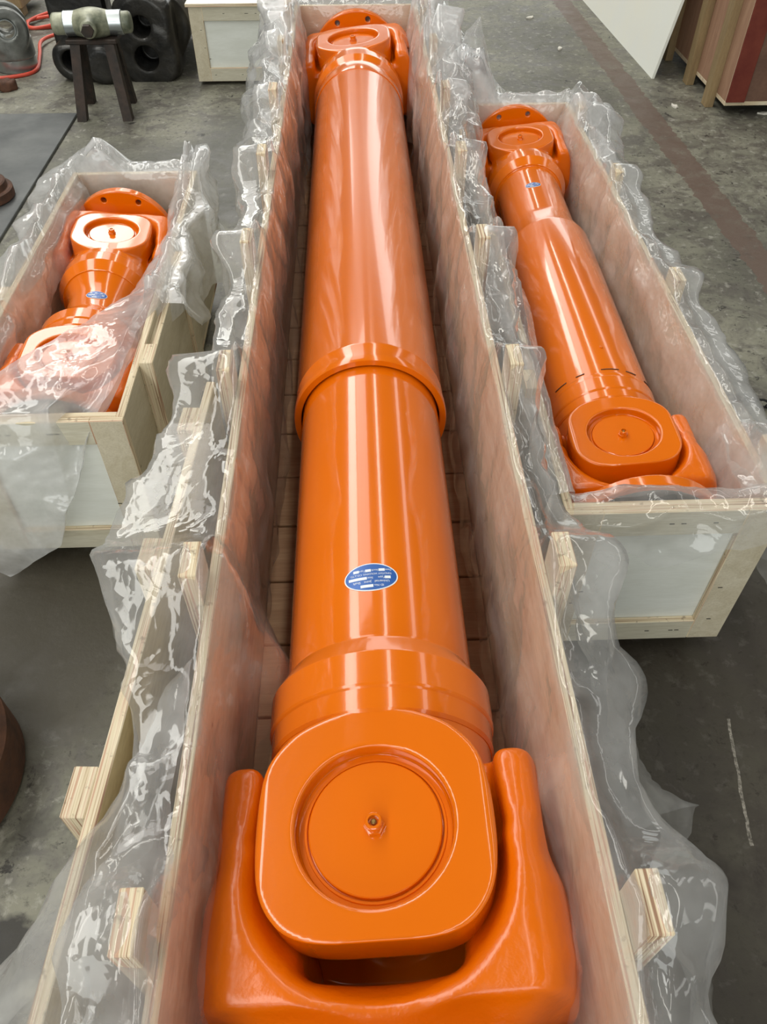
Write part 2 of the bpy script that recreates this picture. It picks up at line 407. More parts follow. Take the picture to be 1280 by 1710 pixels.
def nipple_mesh():
    bm = bmesh.new()
    lathe(bm, [(.1605, .0152), (.168, .0148), (.1685, .0135)], 'z', 6)
    lathe(bm, [(.168, .0118), (.1795, .0118), (.181, .0105), (.181, .0075), (.1745, .007), (.1745, .0001)], 'z', 24)
    me = bpy.data.meshes.new('grease_nipple'); bm.to_mesh(me); bm.free(); smooth_by_angle(me, 40); return me
def nip_core():
    bm = bmesh.new(); lathe(bm, [(.1746, .0045), (.178, .0040), (.1795, .0022), (.1795, .0001)], 'z', 16)
    me = bpy.data.meshes.new('nipple_ball'); bm.to_mesh(me); bm.free(); smooth_by_angle(me, 40); return me
def face_disc():
    bm = bmesh.new(); lathe(bm, [(-.3005, .0001), (-.3005, .208), (-.297, .208), (-.297, .0001)], 'y', 64)
    me = bpy.data.meshes.new('flange_face'); bm.to_mesh(me); bm.free(); smooth_by_angle(me, 30); return me
ME['bearing_cap'] = cap_mesh(); ME['collar'] = collar_mesh(); ME['grease_nipple'] = nipple_mesh(); ME['flange_face'] = face_disc(); ME['nipple_ball'] = nip_core()

def place(name, me, mats, parent, mat4):
    o = link(name, me, mats, parent); o.matrix_local = mat4; return o
def joint(shaft, y, far, sc, fs=1.0):
    base = Matrix.Translation((0, y, 0)) @ Matrix.Rotation(math.pi if far else 0, 4, 'Z') @ Matrix.Diagonal((sc, sc, sc, 1))
    place('tube_yoke', ME['tube_yoke'], M['paint'], shaft, base)
    place('collar', ME['collar'], M['paint'], shaft, base)
    fy = place('flange_yoke', ME['flange_yoke'], M['cast'], shaft, base)
    fl = place('flange', ME['flange'], M['paint'], shaft, base @ Matrix.Translation((0, -.03 if (sc == 1 and not far) else 0, 0)) @ Matrix.Diagonal((fs, 1, fs, 1)))
    fc = link('flange_face', ME['flange_face'], M['dkface'], fl); fc['label'] = 'bare dark machined face of the flange'
    place('cross_spider', ME['cross_spider'], M['cast'], shaft, base)
    for rot in (Matrix.Identity(4), Matrix.Rotation(math.pi, 4, 'Y'), Matrix.Rotation(R(90), 4, 'Y'), Matrix.Rotation(R(-90), 4, 'Y')):
        side = abs(rot[0][2]) > .5
        mm = base @ rot @ (Matrix.Translation((0, 0, .060)) if side else Matrix.Identity(4))
        c = place('bearing_cap', ME['bearing_cap'], M['paint'], shaft, mm)
        n = link('grease_nipple', ME['grease_nipple'], M['paint'], c)
        if rot == Matrix.Identity(4): link('nipple_ball', ME['nipple_ball'], M['brass'], c)

# nameplate: blue oval with printed lines, bent round the tube
def text_mesh(body, size, align='CENTER'):
    cu = bpy.data.curves.new('t', 'FONT'); cu.body = body; cu.size = size; cu.align_x = align; cu.align_y = 'CENTER'; cu.resolution_u = 2
    o = bpy.data.objects.new('t', cu); COL.objects.link(o); dg = bpy.context.evaluated_depsgraph_get(); dg.update()
    me = bpy.data.meshes.new_from_object(o.evaluated_get(dg)); bpy.data.objects.remove(o); return me
def nameplate(shaft, rad, y, ang, sc=1.0, rz=math.pi, detail=True):
    a, b = .047 * sc, .030 * sc
    e = bpy.data.objects.new('nameplate', None)
    def wrap(u, v, h):                                        # plate coordinates -> tube surface
        cu, su = math.cos(rz), math.sin(rz); x = u * cu - v * su; yy = u * su + v * cu
        t = x / rad + ang; rr = rad + h
        return (rr * math.sin(t), y + yy, rr * math.cos(t))
    def oval(name, ka, kb, h0, h1, mat, par, seg=48, nr=5):
        bm = bmesh.new(); rings = []
        for k in range(nr + 1):
            q = k / nr
            rings.append([bm.verts.new(wrap(ka * q * math.cos(2 * math.pi * i / seg) if k else 0, kb * q * math.sin(2 * math.pi * i / seg) if k else 0, h1)) for i in range(seg)] if k else [bm.verts.new(wrap(0, 0, h1))])
        for i in range(seg): bm.faces.new((rings[0][0], rings[1][i], rings[1][(i + 1) % seg]))
        for A, B in zip(rings[1:], rings[2:]):
            for i in range(seg): bm.faces.new((A[i], B[i], B[(i + 1) % seg], A[(i + 1) % seg]))
        low = [bm.verts.new(wrap(ka * math.cos(2 * math.pi * i / seg), kb * math.sin(2 * math.pi * i / seg), h0)) for i in range(seg)]
        for i in range(seg): bm.faces.new((rings[-1][i], low[i], low[(i + 1) % seg], rings[-1][(i + 1) % seg]))
        bmesh.ops.recalc_face_normals(bm, faces=bm.faces[:])
        return from_bm(name, bm, mat, par)
    pl = oval('nameplate', a, b, -.0005, .0008, M['white'], shaft); pl['label'] = 'oval blue nameplate with white rim and white print'
    oval('blue_field', a * .955, b * .93, .0005, .0011, M['blue'], pl)
    bm = bmesh.new()
    def box(u0, u1, v0, v1):
        n = 6
        for i in range(n):
            p, q = u0 + (u1 - u0) * i / n, u0 + (u1 - u0) * (i + 1) / n
            bm.faces.new([bm.verts.new(wrap(U * sc, V * sc, .0014)) for U, V in ((p, v0), (q, v0), (q, v1), (p, v1))])
    def txt(s, u, v, size):
        me = text_mesh(s, size)
        vs = [bm.verts.new(wrap((w.co.x + u) * sc, (w.co.y + v) * sc, .0014)) for w in me.vertices]
        for p in me.polygons:
            try: bm.faces.new([vs[i] for i in p.vertices])
            except ValueError: pass
        bpy.data.meshes.remove(me)
    box(-.003, .019, .0165, .0225); txt('ID No.', -.0125, .0190, .0062)
    txt('Universal   Joint   Shaft', 0, .0105, .0068)
    box(-.034, -.024, -.0005, .0052); txt('Type', -.0185, .0022, .0062); txt('Size', .001, .0022, .0062); box(.007, .039, -.0005, .0052)
    txt('TIMOTHY HOLDING CO.,LTD.', 0, -.0062, .0054)
    txt('Date', -.031, -.0140, .0056); box(-.025, -.0145, -.0168, -.0112); txt('Stock', -.008, -.0140, .0056); box(-.001, .009, -.0168, -.0112); txt('Type', .0145, -.0140, .0056); box(.020, .030, -.0168, -.0112)
    from_bm('white_print', bm, M['white'], pl)
    return pl

def lathe_part(name, prof, mat, parent, seg=96, close=False):
    bm = bmesh.new(); lathe(bm, prof, 'y', seg, close); me = bpy.data.meshes.new(name); bm.to_mesh(me); bm.free(); smooth_by_angle(me, 28)
    return link(name, me, mat, parent)

# ================================================================== STRUCTURE
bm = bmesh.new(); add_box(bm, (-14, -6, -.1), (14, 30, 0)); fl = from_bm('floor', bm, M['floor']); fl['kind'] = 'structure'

# ================================================================== CRATES
def crate(label, x0, x1, y0, y1, h, z0, t=.018, front_frame=True, batt_l=(), batt_r=(), batt_top=0., slats=0, batt_w=.07, batt_d=.028, back_frame=False, group=None, out=None, inn=None):
    cx, cy = (x0 + x1) / 2, (y0 + y1) / 2
    c = thing('plywood_crate', label, 'crate', (cx, cy, 0), 0, group)
    X0, X1, Y0, Y1 = x0 - cx, x1 - cx, y0 - cy, y1 - cy
    o_, i_ = out or M['ply_out'], inn or M['ply_in']
    for s, xa in ((-1, X0), (1, X1 - t)):
        # face2 is used on the side facing -x
        board('side_panel', (xa, Y0, z0 + t), (xa + t, Y1, h), 'x', i_ if s < 0 else o_, M['edge_x'], c, face2=o_ if s < 0 else i_)
    for s, ya in ((-1, Y0), (1, Y1 - t)):
        board('end_panel', (X0 + t, ya, z0 + t), (X1 - t, ya + t, h), 'y', M['ply_in_x'] if s < 0 else M['ply_pan'], M['edge_y'], c, face2=M['ply_pan'] if s < 0 else M['ply_in_x'])
    board('base_panel', (X0, Y0, z0), (X1, Y1, z0 + t), 'z', M['ply_in'], M['edge_x'], c)
    for f in (.12, .5, .88):
        yy = Y0 + (Y1 - Y0) * f
        bm = bmesh.new(); add_box(bm, (X0 + .03, yy - .045, 0), (X1 - .03, yy + .045, z0), .003); from_bm('skid', bm, M['skid'], c)
    if front_frame:
        fw = .075; d = .016
        board('front_stile', (X0, Y0 - d, z0), (X0 + fw, Y0, h), 'y', M['ply_out'], M['edge_y'], c)
        board('front_stile', (X1 - fw, Y0 - d, z0), (X1, Y0, h), 'y', M['ply_out'], M['edge_y'], c)
        board('front_rail', (X0 + fw, Y0 - d, h - .07), (X1 - fw, Y0, h), 'y', M['ply_out_x'], M['edge_y'], c)
        board('front_rail', (X0 + fw, Y0 - d, z0), (X1 - fw, Y0, z0 + .07), 'y', M['ply_out_x'], M['edge_y'], c)
        for q in range(10):
            u = X0 + .03 + (X1 - X0 - .06) * rnd.random(); w = rnd.choice([z0 + .035, h - .035]) if .09 < u - X0 < X1 - X0 - .09 else z0 + .05 + (h - z0 - .1) * rnd.random()
            bm = bmesh.new(); add_box(bm, (u - .005, Y0 - d - .0008, w - .001), (u + .005, Y0 - d + .001, w + .001)); from_bm('staple', bm, M['dark'], c)
    for s, lst in ((-1, batt_l), (1, batt_r)):
        for y in lst:
            a = X0 - batt_d if s < 0 else X1
            board('batten', (a, y - cy - batt_w / 2, .02), (a + batt_d, y - cy + batt_w / 2, h + batt_top), 'x', M['ply_out'], M['edge_x'], c)
    if slats:
        w = (Y1 - Y0 - 2 * t) / slats; i = 0
        for i in range(slats):
            ya = Y0 + t + w * i
            bm = bmesh.new(); add_box(bm, (X0 + t + .002, ya + .003, z0 + t), (X1 - t - .002, ya + w - .003, z0 + t + .018 + .003 * rnd.random()), .002)
            from_bm('floor_slat', bm, M['slat'], c)
    return c
by = [.26 + .515 * k for k in range(8)]
crate_main = crate('long plywood crate in the middle, the largest, holding the long orange shaft', -.259, .297, -.30, 4.10, .62, .085, .018, True, by, by, .075, 24)
crate_right = crate('plywood crate on the right holding the orange shaft without a telescopic sleeve', .395, .835, 1.033, 3.19, .507, .06, .018, True, (1.4, 2.1, 2.8), (1.16, 1.84, 2.5, 3.05), .04, 0)
crate_left = crate('short plywood crate on the left with film pulled across its front', -.955, -.538, 1.369, 2.66, .49, .06, .018, True, (1.9,), (), 0, 0)
# left crate: right-hand outer boards stepped along the side
cxl, cyl = (-.955 - .538) / 2, (1.369 + 2.66) / 2
for ya, yb, d in ((1.56, 1.64, .034), (1.64, 2.02, .022), (2.02, 2.10, .034)):
    board('side_batten', (-.538 - cxl, ya - cyl, .05), (-.538 + d - cxl, yb - cyl, .497 if d > .03 else .47), 'x', M['ply_out'], M['edge_x'], crate_left)

# ================================================================== SHAFTS
def shaft(label, x, y, z, rz, roll):
    s = thing('cardan_shaft', label, 'drive shaft', (x, y, z)); s.rotation_euler = (0, R(roll), R(rz)); return s
A = shaft('longest orange cardan shaft with a stepped sleeve tube, in the middle crate', .0195, .405, .40, 0, -6.0)
joint(A, 0, False, 1.0, .93); joint(A, 3.379, True, 1.0, .93)
lathe_part('inner_tube', [(.295, .1), (.295, .163), (1.60, .163), (1.60, .1)], M['paint'], A)
lathe_part('sleeve_tube', [(1.031, .1665), (1.029, .1685), (1.029, .1815), (1.033, .1835), (1.052, .1835), (1.056, .1800), (1.094, .1800), (1.096, .1806), (1.100, .1806), (1.102, .1800), (2.985, .1800), (2.985, .1665)], M['paint'], A, 96, True)
lathe_part('sleeve_end_ring', [(2.96, .15), (2.96, .1825), (2.975, .1835), (3.03, .1835), (3.075, .179), (3.11, .17), (3.11, .15)], M['paint'], A)
nameplate(A, .163, .427, R(.8) + R(1.0), 1.0, math.pi + R(2.5))
k = .735
B = shaft('orange cardan shaft with one plain thick tube, in the right crate', .598, 1.296, .345, -.9, -6)
joint(B, 0, False, k, 1.07); joint(B, 1.656, True, k, 1.0)
lathe_part('main_tube', [(.205, .1), (.205, .1365), (1.00, .1365), (1.012, .1335), (1.09, .118), (1.13, .114), (1.45, .114), (1.45, .1)], M['paint'], B)
lathe_part('weld_ring', [(.192, .12), (.192, .1375), (.200, .139), (.205, .139), (.209, .1365), (.209, .12)], M['paint'], B)
# interrupted weld bead around the near collar
for i in range(7):
    a0 = R(-80 + 26 * i); pts = [(.1375 * math.sin(a0 + R(t)), .219 + .0015 * math.sin(i * 3), .1375 * math.cos(a0 + R(t))) for t in range(0, 10 + (i * 7) % 12, 3)]
    bm = bmesh.new(); tube_path(bm, pts, .0013, 6); from_bm('weld_bead', bm, M['rust'], B, True)
bm = bmesh.new(); lathe(bm, [(.134, .0042), (.139, .0042), (.1395, .003), (.1395, .0001)], 'z', 10); o = from_bm('vent_plug', bm, M['cast'], B); o.matrix_local = Matrix.Translation((0, .31, 0)) @ Matrix.Rotation(R(6), 4, 'Y')
nameplate(B, .1145, 1.285, R(-4), .55, math.pi - R(4))
Cs = shaft('short orange cardan shaft half covered by film, in the left crate', -.758, 1.672, .325, 2.0, 6)
joint(Cs, 0, False, k); joint(Cs, .648, True, k)
lathe_part('middle_tube', [(.205, .1), (.205, .128), (.225, .124), (.255, .102), (.28, .097), (.36, .097), (.40, .104), (.435, .126), (.448, .131), (.448, .1)], M['paint'], Cs)
nameplate(Cs, .0975, .325, R(4), .62, math.pi + R(2))

# timber cradles the shafts lie on
def cradle(cr, x, y, zb, zt, w):
    cx, cy = cr.location.x, cr.location.y
    bm = bmesh.new(); h = zt + .02
    pr = [(-w, zb), (w, zb), (w, h), (w * .45, zt), (-w * .45, zt), (-w, h)]
    a = [bm.verts.new((x - cx + u, y - cy - .035, z)) for u, z in pr]; b = [bm.verts.new((x - cx + u, y - cy + .035, z)) for u, z in pr]
    bm.faces.new(a); bm.faces.new(b[::-1])
    for i in range(6): bm.faces.new((a[i], b[i], b[(i + 1) % 6], a[(i + 1) % 6]))
    bmesh.ops.recalc_face_normals(bm, faces=bm.faces[:]); from_bm('cradle_block', bm, M['slat'], cr)
cradle(crate_main, .0195, 1.15, .124, .236, .12); cradle(crate_main, .0195, 2.9, .124, .219, .12)
cradle(crate_right, .605, 1.75, .078, .207, .10); cradle(crate_right, .622, 2.65, .078, .230, .09)
cradle(crate_left, -.770, 1.985, .078, .227, .08)

# ================================================================== PLASTIC FILM
def vor1(p): return noise.voronoi(p)[0][0]
def film_mesh(name, verts, nu, nv, parent=None):
    faces = [(i * nv + j, (i + 1) * nv + j, (i + 1) * nv + j + 1, i * nv + j + 1) for i in range(nu - 1) for j in range(nv - 1)]
    me = bpy.data.meshes.new(name); me.from_pydata(verts, [], faces); me.update()
    me.polygons.foreach_set('use_smooth', [True] * len(me.polygons)); return me
def fn1(s, seed, f): return noise.noise(Vector((s * f, seed * 7.31, seed * 1.7)))
def liner_wall(seq, top, P, step=.013):
    """film draped over a run of wall top.  seq: polyline of (x, y, nx, ny) on the wall centre line, nx,ny outward.
    P(s01, x, y) -> dict(th, din, dout, gin, gout, lift, amp)"""
    pts = [];
    for (a, b) in zip(seq, seq[1:]):
        L = math.hypot(b[0] - a[0], b[1] - a[1]); n = max(2, int(L / step))
        for i in range(n):
            t = i / n; pts.append([a[k] * (1 - t) + b[k] * t for k in range(4)])
    pts.append(list(seq[-1])); V = []; LY = []; N = len(pts)
    ni, nt, no = 22, 5, 26
    for i, (x, y, nx, ny) in enumerate(pts):
        l = math.hypot(nx, ny) or 1; nx, ny = nx / l, ny / l
        p = P(i / (N - 1), x, y); p['dout'] *= .8 + .75 * noise.voronoi(Vector((x * 9 + p.get('seed', 0), y * 9, 0)))[0][0]; th = p['th'] / 2; am = p.get('amp', 1.0); sd = p.get('seed', 0)
        for j in range(ni + nt + no):
            if j < ni:
                q = 1 - j / ni; u = -q * p['din']; n = -(th + .004 + p['gin'] * q ** .7); z = top + u; side = -1; wgt = min(1, q * 5); ai = p.get('ain', .5)
            elif j < ni + nt:
                q = (j - ni) / (nt - 1); n = -th - .004 + q * (2 * th + .008); z = top + .006 + p['lift'] * (.4 + .6 * math.sin(math.pi * (q * .8 + .1))); side = 0; wgt = .25; ai = 1
            else:
                q = (j - ni - nt + 1) / no; tn = p.get('tent', .15); qq = max(0, (q - tn) / (1 - tn)); u = -qq * p['dout']; n = th + .006 + p['gout'] * min(1, q / tn) + p.get('flare', 0) * qq * qq; z = top + u + .008 * (1 - qq); side = 1; wgt = min(1, q * 5); ai = 1
            lf = p['lift']; near = math.exp(-((z - top) / .09) ** 2)
            if side: z += lf * near * (1 - .6 * q)
            v = Vector((x + nx * n, y + ny * n, z)); w = v + Vector((sd * 3.1, sd, 0))
            wd = noise.noise_vector(w * 5) * .05
            f = vor1((w + wd * .5) * 6.5) * .055 + vor1((w + wd * .5) * 15) * .022 - .030
            drape = math.sin(noise.noise(Vector((w.x * 3.5 + w.y * 3.5, sd, w.z * .7))) * 6) * .008
            d = (f + drape) * am * ai
            t2 = noise.noise_vector(w * 11) * .007 * am * ai
            if side == 0: v += Vector((0, 0, max(0, f * am + .004))) + t2 * .4 * (1 if lf > .01 else .3)
            elif side < 0:
                d = max(d, -.3 * p['gin']); d = min(d + .008, p.get('gmax', .05)); v += Vector((-nx, -ny, 0)) * d * wgt + t2 * .35
            else:
                d = max(d, -.004); v += Vector((nx, ny, 0)) * (d + .006) * wgt + t2 * wgt
            V.append(v); LY.append(p.get('haze', 0) * (1 if side else .6))
    nv = ni + nt + no
    return V, N, nv, LY
def bumpf(y, c, w): return math.exp(-((y - c) / w) ** 2)
def combine(name, parts, parent=None):
    vs, fs = [], []
    ly = []
    for V, N, nv, L_ in parts:
        o = len(vs); ly += L_; vs += [tuple(v) for v in V]
        fs += [(o + i * nv + j, o + (i + 1) * nv + j, o + (i + 1) * nv + j + 1, o + i * nv + j + 1) for i in range(N - 1) for j in range(nv - 1)]
    me = bpy.data.meshes.new(name); me.from_pydata(vs, [], fs); me.update()
    at = me.attributes.new('layers', 'FLOAT', 'POINT'); at.data.foreach_set('value', ly)
    me.polygons.foreach_set('use_smooth', [True] * len(me.polygons)); return link(name, me, M['film'])
def rails_sheet(rails, nu, nv, amp, seed, up=Vector((0, 0, 1)), fine=1.0, haze=.12):
    """loft a loose sheet through rails (each a polyline of equal meaning), with crumples"""
    def samp(poly, t):
        t = t * (len(poly) - 1); i = min(int(t), len(poly) - 2); f = t - i
        f = f * f * (3 - 2 * f) * .5 + f * .5
        return Vector(poly[i]).lerp(Vector(poly[i + 1]), f)
    V = []
    for i in range(nu):
        s = i / (nu - 1); col = [samp(r, s) for r in rails]
        for j in range(nv):
            v = samp(col, j / (nv - 1)); w = v + Vector((seed * 2.7, seed, seed * .5)); wd = noise.noise_vector(w * 5) * .05
            f = vor1((w + wd) * 8) * .05 + vor1((w + wd) * 19) * .018 * fine - .03
            v = v + up * f * amp + noise.noise_vector(w * 7) * .012 * amp
            V.append(v)
    return V, nu, nv, [haze] * len(V)

T = .62; th = .018
# ---- main crate liner
def Pm_left(s, x, y):
    b = max(bumpf(y, c, .07) for c in by); cov = bumpf(y, .92, .30)
    return dict(th=th, seed=1, din=.40 + .10 * fn1(y, 1, 2.1) - .12 * bumpf(y, .72, .12), dout=max(.05, .26 + .14 * fn1(y, 2, 2.6) - .10 * bumpf(y, .53, .10) + .12 * cov), gin=.022 + .065 * bumpf(y, .73, .11),
                gout=.045 + .022 * b + .10 * cov, tent=.2 + .25 * cov, flare=.02 + .02 * fn1(y, 3, 3), lift=.076 * b + (.09 * max(0, fn1(y, 4, 5) + .25) if y > 3.2 else .006 + .014 * max(0, fn1(y, 4, 6))), amp=1.0 + (.8 if y > 3.2 else 0), haze=.04 + .32 * bumpf(y, 4, .9), ain=.45, gmax=.026)
def Pm_right(s, x, y):
    b = max(bumpf(y, c, .07) for c in by)
    return dict(th=th, seed=2, din=.40 + .10 * fn1(y, 11, 2.1), dout=max(.06, .24 + .16 * fn1(y, 12, 2.4) + .20 * bumpf(y, .62, .20) - .15 * bumpf(y, .43, .05)), gin=.022 + .014 * bumpf(y, .40, .2),
                gout=.045 + .022 * b + .03 * bumpf(y, .62, .15) - .028 * bumpf(y, 1.06, .16), tent=.2, flare=.06 + .03 * fn1(y, 13, 3) + .05 * bumpf(y, .62, .2), lift=.076 * b + (.11 * max(0, fn1(y, 14, 5) + .3) if y > 3.1 else .006 + .014 * max(0, fn1(y, 14, 6))), amp=1.0 + (1.0 if y > 3.1 else 0), haze=.04 + .32 * bumpf(y, 4, .9), ain=.45, gmax=.026)
def Pm_back(s, x, y):
    return dict(th=th, seed=3, din=.22, dout=.25 + .1 * fn1(x, 21, 9), gin=.004, gout=.02, flare=.05, lift=.006 + .05 * max(0, fn1(x, 22, 14)), amp=1.0, ain=.2, gmax=.012)
xl, xr = -.259 + th / 2, .297 - th / 2; yb = 4.10 - th / 2
parts = [liner_wall([(xl, -.28, -1, 0), (xl, 4.02, -1, 0), (xl, yb, -1, 1)], T, Pm_left),
         liner_wall([(xl, yb, -1, 1), (xl + .05, yb, 0, 1), (xr - .05, yb, 0, 1), (xr, yb, 1, 1)], T, Pm_back),
         liner_wall([(xr, -.28, 1, 0), (xr, 4.02, 1, 0), (xr, yb, 1, 1)], T, Pm_right)]
# loose skirt spreading over the plywood panel at the near left
parts.append(rails_sheet([[(-.25, .62, .635), (-.25, .3, .64), (-.25, -.2, .64)], [(-.30, .60, .60), (-.33, .30, .68), (-.34, -.2, .66)],
                          [(-.33, .55, .52), (-.41, .27, .63), (-.44, -.2, .62)], [(-.34, .50, .42), (-.52, .20, .50), (-.60, -.2, .48)], [(-.36, .46, .30), (-.58, .14, .33), (-.68, -.2, .30)]], 60, 50, .8, 6.4, Vector((-.5, 0, .7))))
parts.append(rails_sheet([[(.297, 2.7, .63), (.30, 3.3, .64), (.29, 4.09, .63)], [(.34, 2.68, .66), (.35, 3.3, .70), (.34, 4.12, .68)], [(.40, 2.65, .62), (.43, 3.3, .66), (.41, 4.14, .65)], [(.42, 2.62, .48), (.47, 3.3, .50), (.45, 4.14, .50)], [(.42, 2.62, .36), (.47, 3.3, .33), (.46, 4.14, .36)]], 90, 36, 1.2, 41, Vector((.8, .1, .5)), 1.0, .08))
parts.append(rails_sheet([[(-.26, 2.55, .63), (-.26, 3.3, .64), (-.26, 4.09, .63)], [(-.30, 2.53, .65), (-.31, 3.3, .69), (-.31, 4.12, .68)], [(-.35, 2.5, .60), (-.38, 3.3, .64), (-.37, 4.14, .64)], [(-.37, 2.48, .46), (-.42, 3.3, .48), (-.40, 4.14, .50)]], 90, 30, 1.2, 43, Vector((-.8, .1, .5)), 1.0, .08))
main_liner = combine('plastic_liner', parts); tag(main_liner, 'clear crumpled plastic film draped over the walls of the long middle crate', 'plastic film')
# ---- right crate liner
T2 = .507; xl2, xr2 = .395 + th / 2, .835 - th / 2; yb2 = 3.19 - th / 2; yf2 = 1.033 + th / 2
def Pr_left(s, x, y): return dict(th=th, haze=.22, seed=6, din=.20 + .07 * fn1(y, 31, 4), dout=.08 + .03 * fn1(y, 32, 5), gin=.008 + .012 * min(1, max(0, (y - 1.3) * 2)), gout=.015, flare=.0, lift=.006 + .035 * max(0, fn1(y, 33, 7)) * min(1, max(0, (y - 1.3) * 3)) + .10 * bumpf(y, 3.15, .12), amp=.5 + 1.0 * min(1, max(0, (y - 1.25) * 2)), ain=.6, gmax=.01 + .025 * min(1, max(0, (y - 1.3) * 2)))
def Pr_right(s, x, y):
    b = max(bumpf(y, c, .07) for c in (1.16, 1.84, 2.5, 3.05))
    return dict(th=th, haze=.22, seed=7, din=.30 + .06 * fn1(y, 41, 3), dout=.24 + .12 * fn1(y, 42, 3) + .1 * bumpf(y, 1.15, .2), gin=.015, gout=.035 + .02 * b, flare=.05 + .03 * fn1(y, 43, 4), lift=.042 * b + .07 * max(0, fn1(y, 44, 6)) * (1 if y > 2.6 else .2), amp=1.1 + (.9 if y > 2.6 else 0), ain=.4, gmax=.028)
def Pr_back(s, x, y): return dict(th=th, haze=.22, seed=8, din=.16, dout=.20, gin=.004, gout=.02, flare=.04, lift=.012 + .17 * bumpf(x, .47, .045) + .15 * bumpf(x, .41, .03) + .05 * max(0, fn1(x, 52, 14)), amp=1.4, ain=.2, gmax=.012)
def Pr_front(s, x, y): return dict(th=th + .016, seed=9, din=.10, dout=.05 + .05 * max(0, fn1(x, 61, 9)) + .05 * bumpf(x, .62, .05), gin=.01, gout=.006, flare=.01, lift=.004 + .02 * bumpf(x, .60, .04) + .03 * bumpf(x, .8, .06), amp=.9, ain=.4, gmax=.02)
parts = [liner_wall([(xl2, 1.06, -1, 0), (xl2, yb2 - .06, -1, 0), (xl2, yb2, -1, 1)], T2, Pr_left),
         liner_wall([(xl2, yb2, -1, 1), (xl2 + .05, yb2, 0, 1), (xr2 - .05, yb2, 0, 1), (xr2, yb2, 1, 1)], T2, Pr_back),
         liner_wall([(xr2, 1.02, 1, 0), (xr2, yb2 - .06, 1, 0), (xr2, yb2, 1, 1)], T2, Pr_right),
         liner_wall([(xl2, yf2 - .008, 0, -1), (xr2, yf2 - .008, 0, -1), (xr2 + .005, yf2 - .006, 1, -1)], T2, Pr_front)]
parts.append(rails_sheet([[(.70, 1.06, .515), (.835, 1.02, .52), (.86, 1.3, .515)], [(.78, 1.10, .46), (.78, 1.14, .47), (.80, 1.3, .47)], [(.75, 1.14, .40), (.76, 1.18, .42), (.79, 1.32, .36)]], 40, 26, .9, 8))
parts.append(rails_sheet([[(.84, 1.02, .53), (.86, 1.2, .53)], [(.90, 1.0, .50), (.92, 1.2, .48)], [(.93, 1.0, .36), (.95, 1.22, .34)], [(.92, 1.0, .18), (.95, 1.22, .20)]], 26, 40, .8, 12, Vector((1, 0, 0))))
parts.append(rails_sheet([[(.385, 3.10, .50), (.42, 3.185, .505), (.50, 3.19, .505), (.60, 3.19, .51)],
    [(.37, 3.10, .58), (.41, 3.22, .60), (.48, 3.21, .61), (.585, 3.205, .54)],
    [(.36, 3.12, .62), (.42, 3.26, .70), (.45, 3.21, .74), (.55, 3.23, .56)],
    [(.35, 3.10, .60), (.425, 3.28, .73), (.468, 3.23, .79), (.54, 3.26, .55)]], 46, 30, 1.1, 31, Vector((.3, 1, .2)), 1.0, .10))
parts.append(rails_sheet([[(.825, 2.62, .52), (.83, 2.9, .525), (.81, 3.17, .52)], [(.86, 2.60, .55), (.87, 2.9, .60), (.85, 3.2, .575)], [(.91, 2.58, .52), (.93, 2.9, .56), (.88, 3.24, .54)], [(.93, 2.56, .40), (.965, 2.92, .40), (.90, 3.25, .42)], [(.92, 2.56, .28), (.96, 2.92, .22), (.91, 3.25, .30)]], 50, 36, 1.0, 33, Vector((1, .2, .2)), 1.0, .10))
right_liner = combine('plastic_liner', parts); tag(right_liner, 'clear plastic film over the right crate, standing up at its back corners', 'plastic film')
# ---- left crate liner
T3 = .49; xl3, xr3 = -.955 + th / 2, -.538 - th / 2; yb3 = 2.66 - th / 2; yf3 = 1.369 + th / 2
def Pl_left(s, x, y): return dict(th=th, haze=.22, seed=14, din=.14 + .08 * fn1(y, 71, 4), dout=.22 + .1 * fn1(y, 72, 4), gin=.012, gout=.035, flare=.06, lift=.008 + .02 * max(0, fn1(y, 73, 8)), amp=1.4, ain=.5, gmax=.03)
def Pl_back(s, x, y): return dict(th=th, haze=.22, seed=15, din=.12, dout=.2, gin=.004, gout=.02, flare=.05, lift=.012 + .09 * bumpf(x, -.85, .05) + .05 * max(0, fn1(x, 75, 12)), amp=1.3, ain=.2, gmax=.012)
def Pl_right(s, x, y): return dict(th=th, haze=.22, seed=16, din=.22 + .06 * fn1(y, 81, 4), dout=max(.03, .16 + .08 * fn1(y, 82, 5)) * min(1, max(.15, (y - 1.8) * 4)), gin=.03, gout=.03, flare=.02, lift=.012 + .03 * max(0, fn1(y, 83, 7)) + .08 * bumpf(y, 2.6, .1), amp=1.4, ain=.8, gmax=.05)
parts = [liner_wall([(xl3, 1.40, -1, 0), (xl3, yb3 - .06, -1, 0), (xl3, yb3, -1, 1)], T3, Pl_left),
         liner_wall([(xl3, yb3, -1, 1), (xl3 + .05, yb3, 0, 1), (xr3 - .05, yb3, 0, 1), (xr3, yb3, 1, 1)], T3, Pl_back),
         liner_wall([(xr3, 1.80, 1, 0), (xr3, yb3 - .06, 1, 0), (xr3, yb3, 1, 1)], T3, Pl_right)]
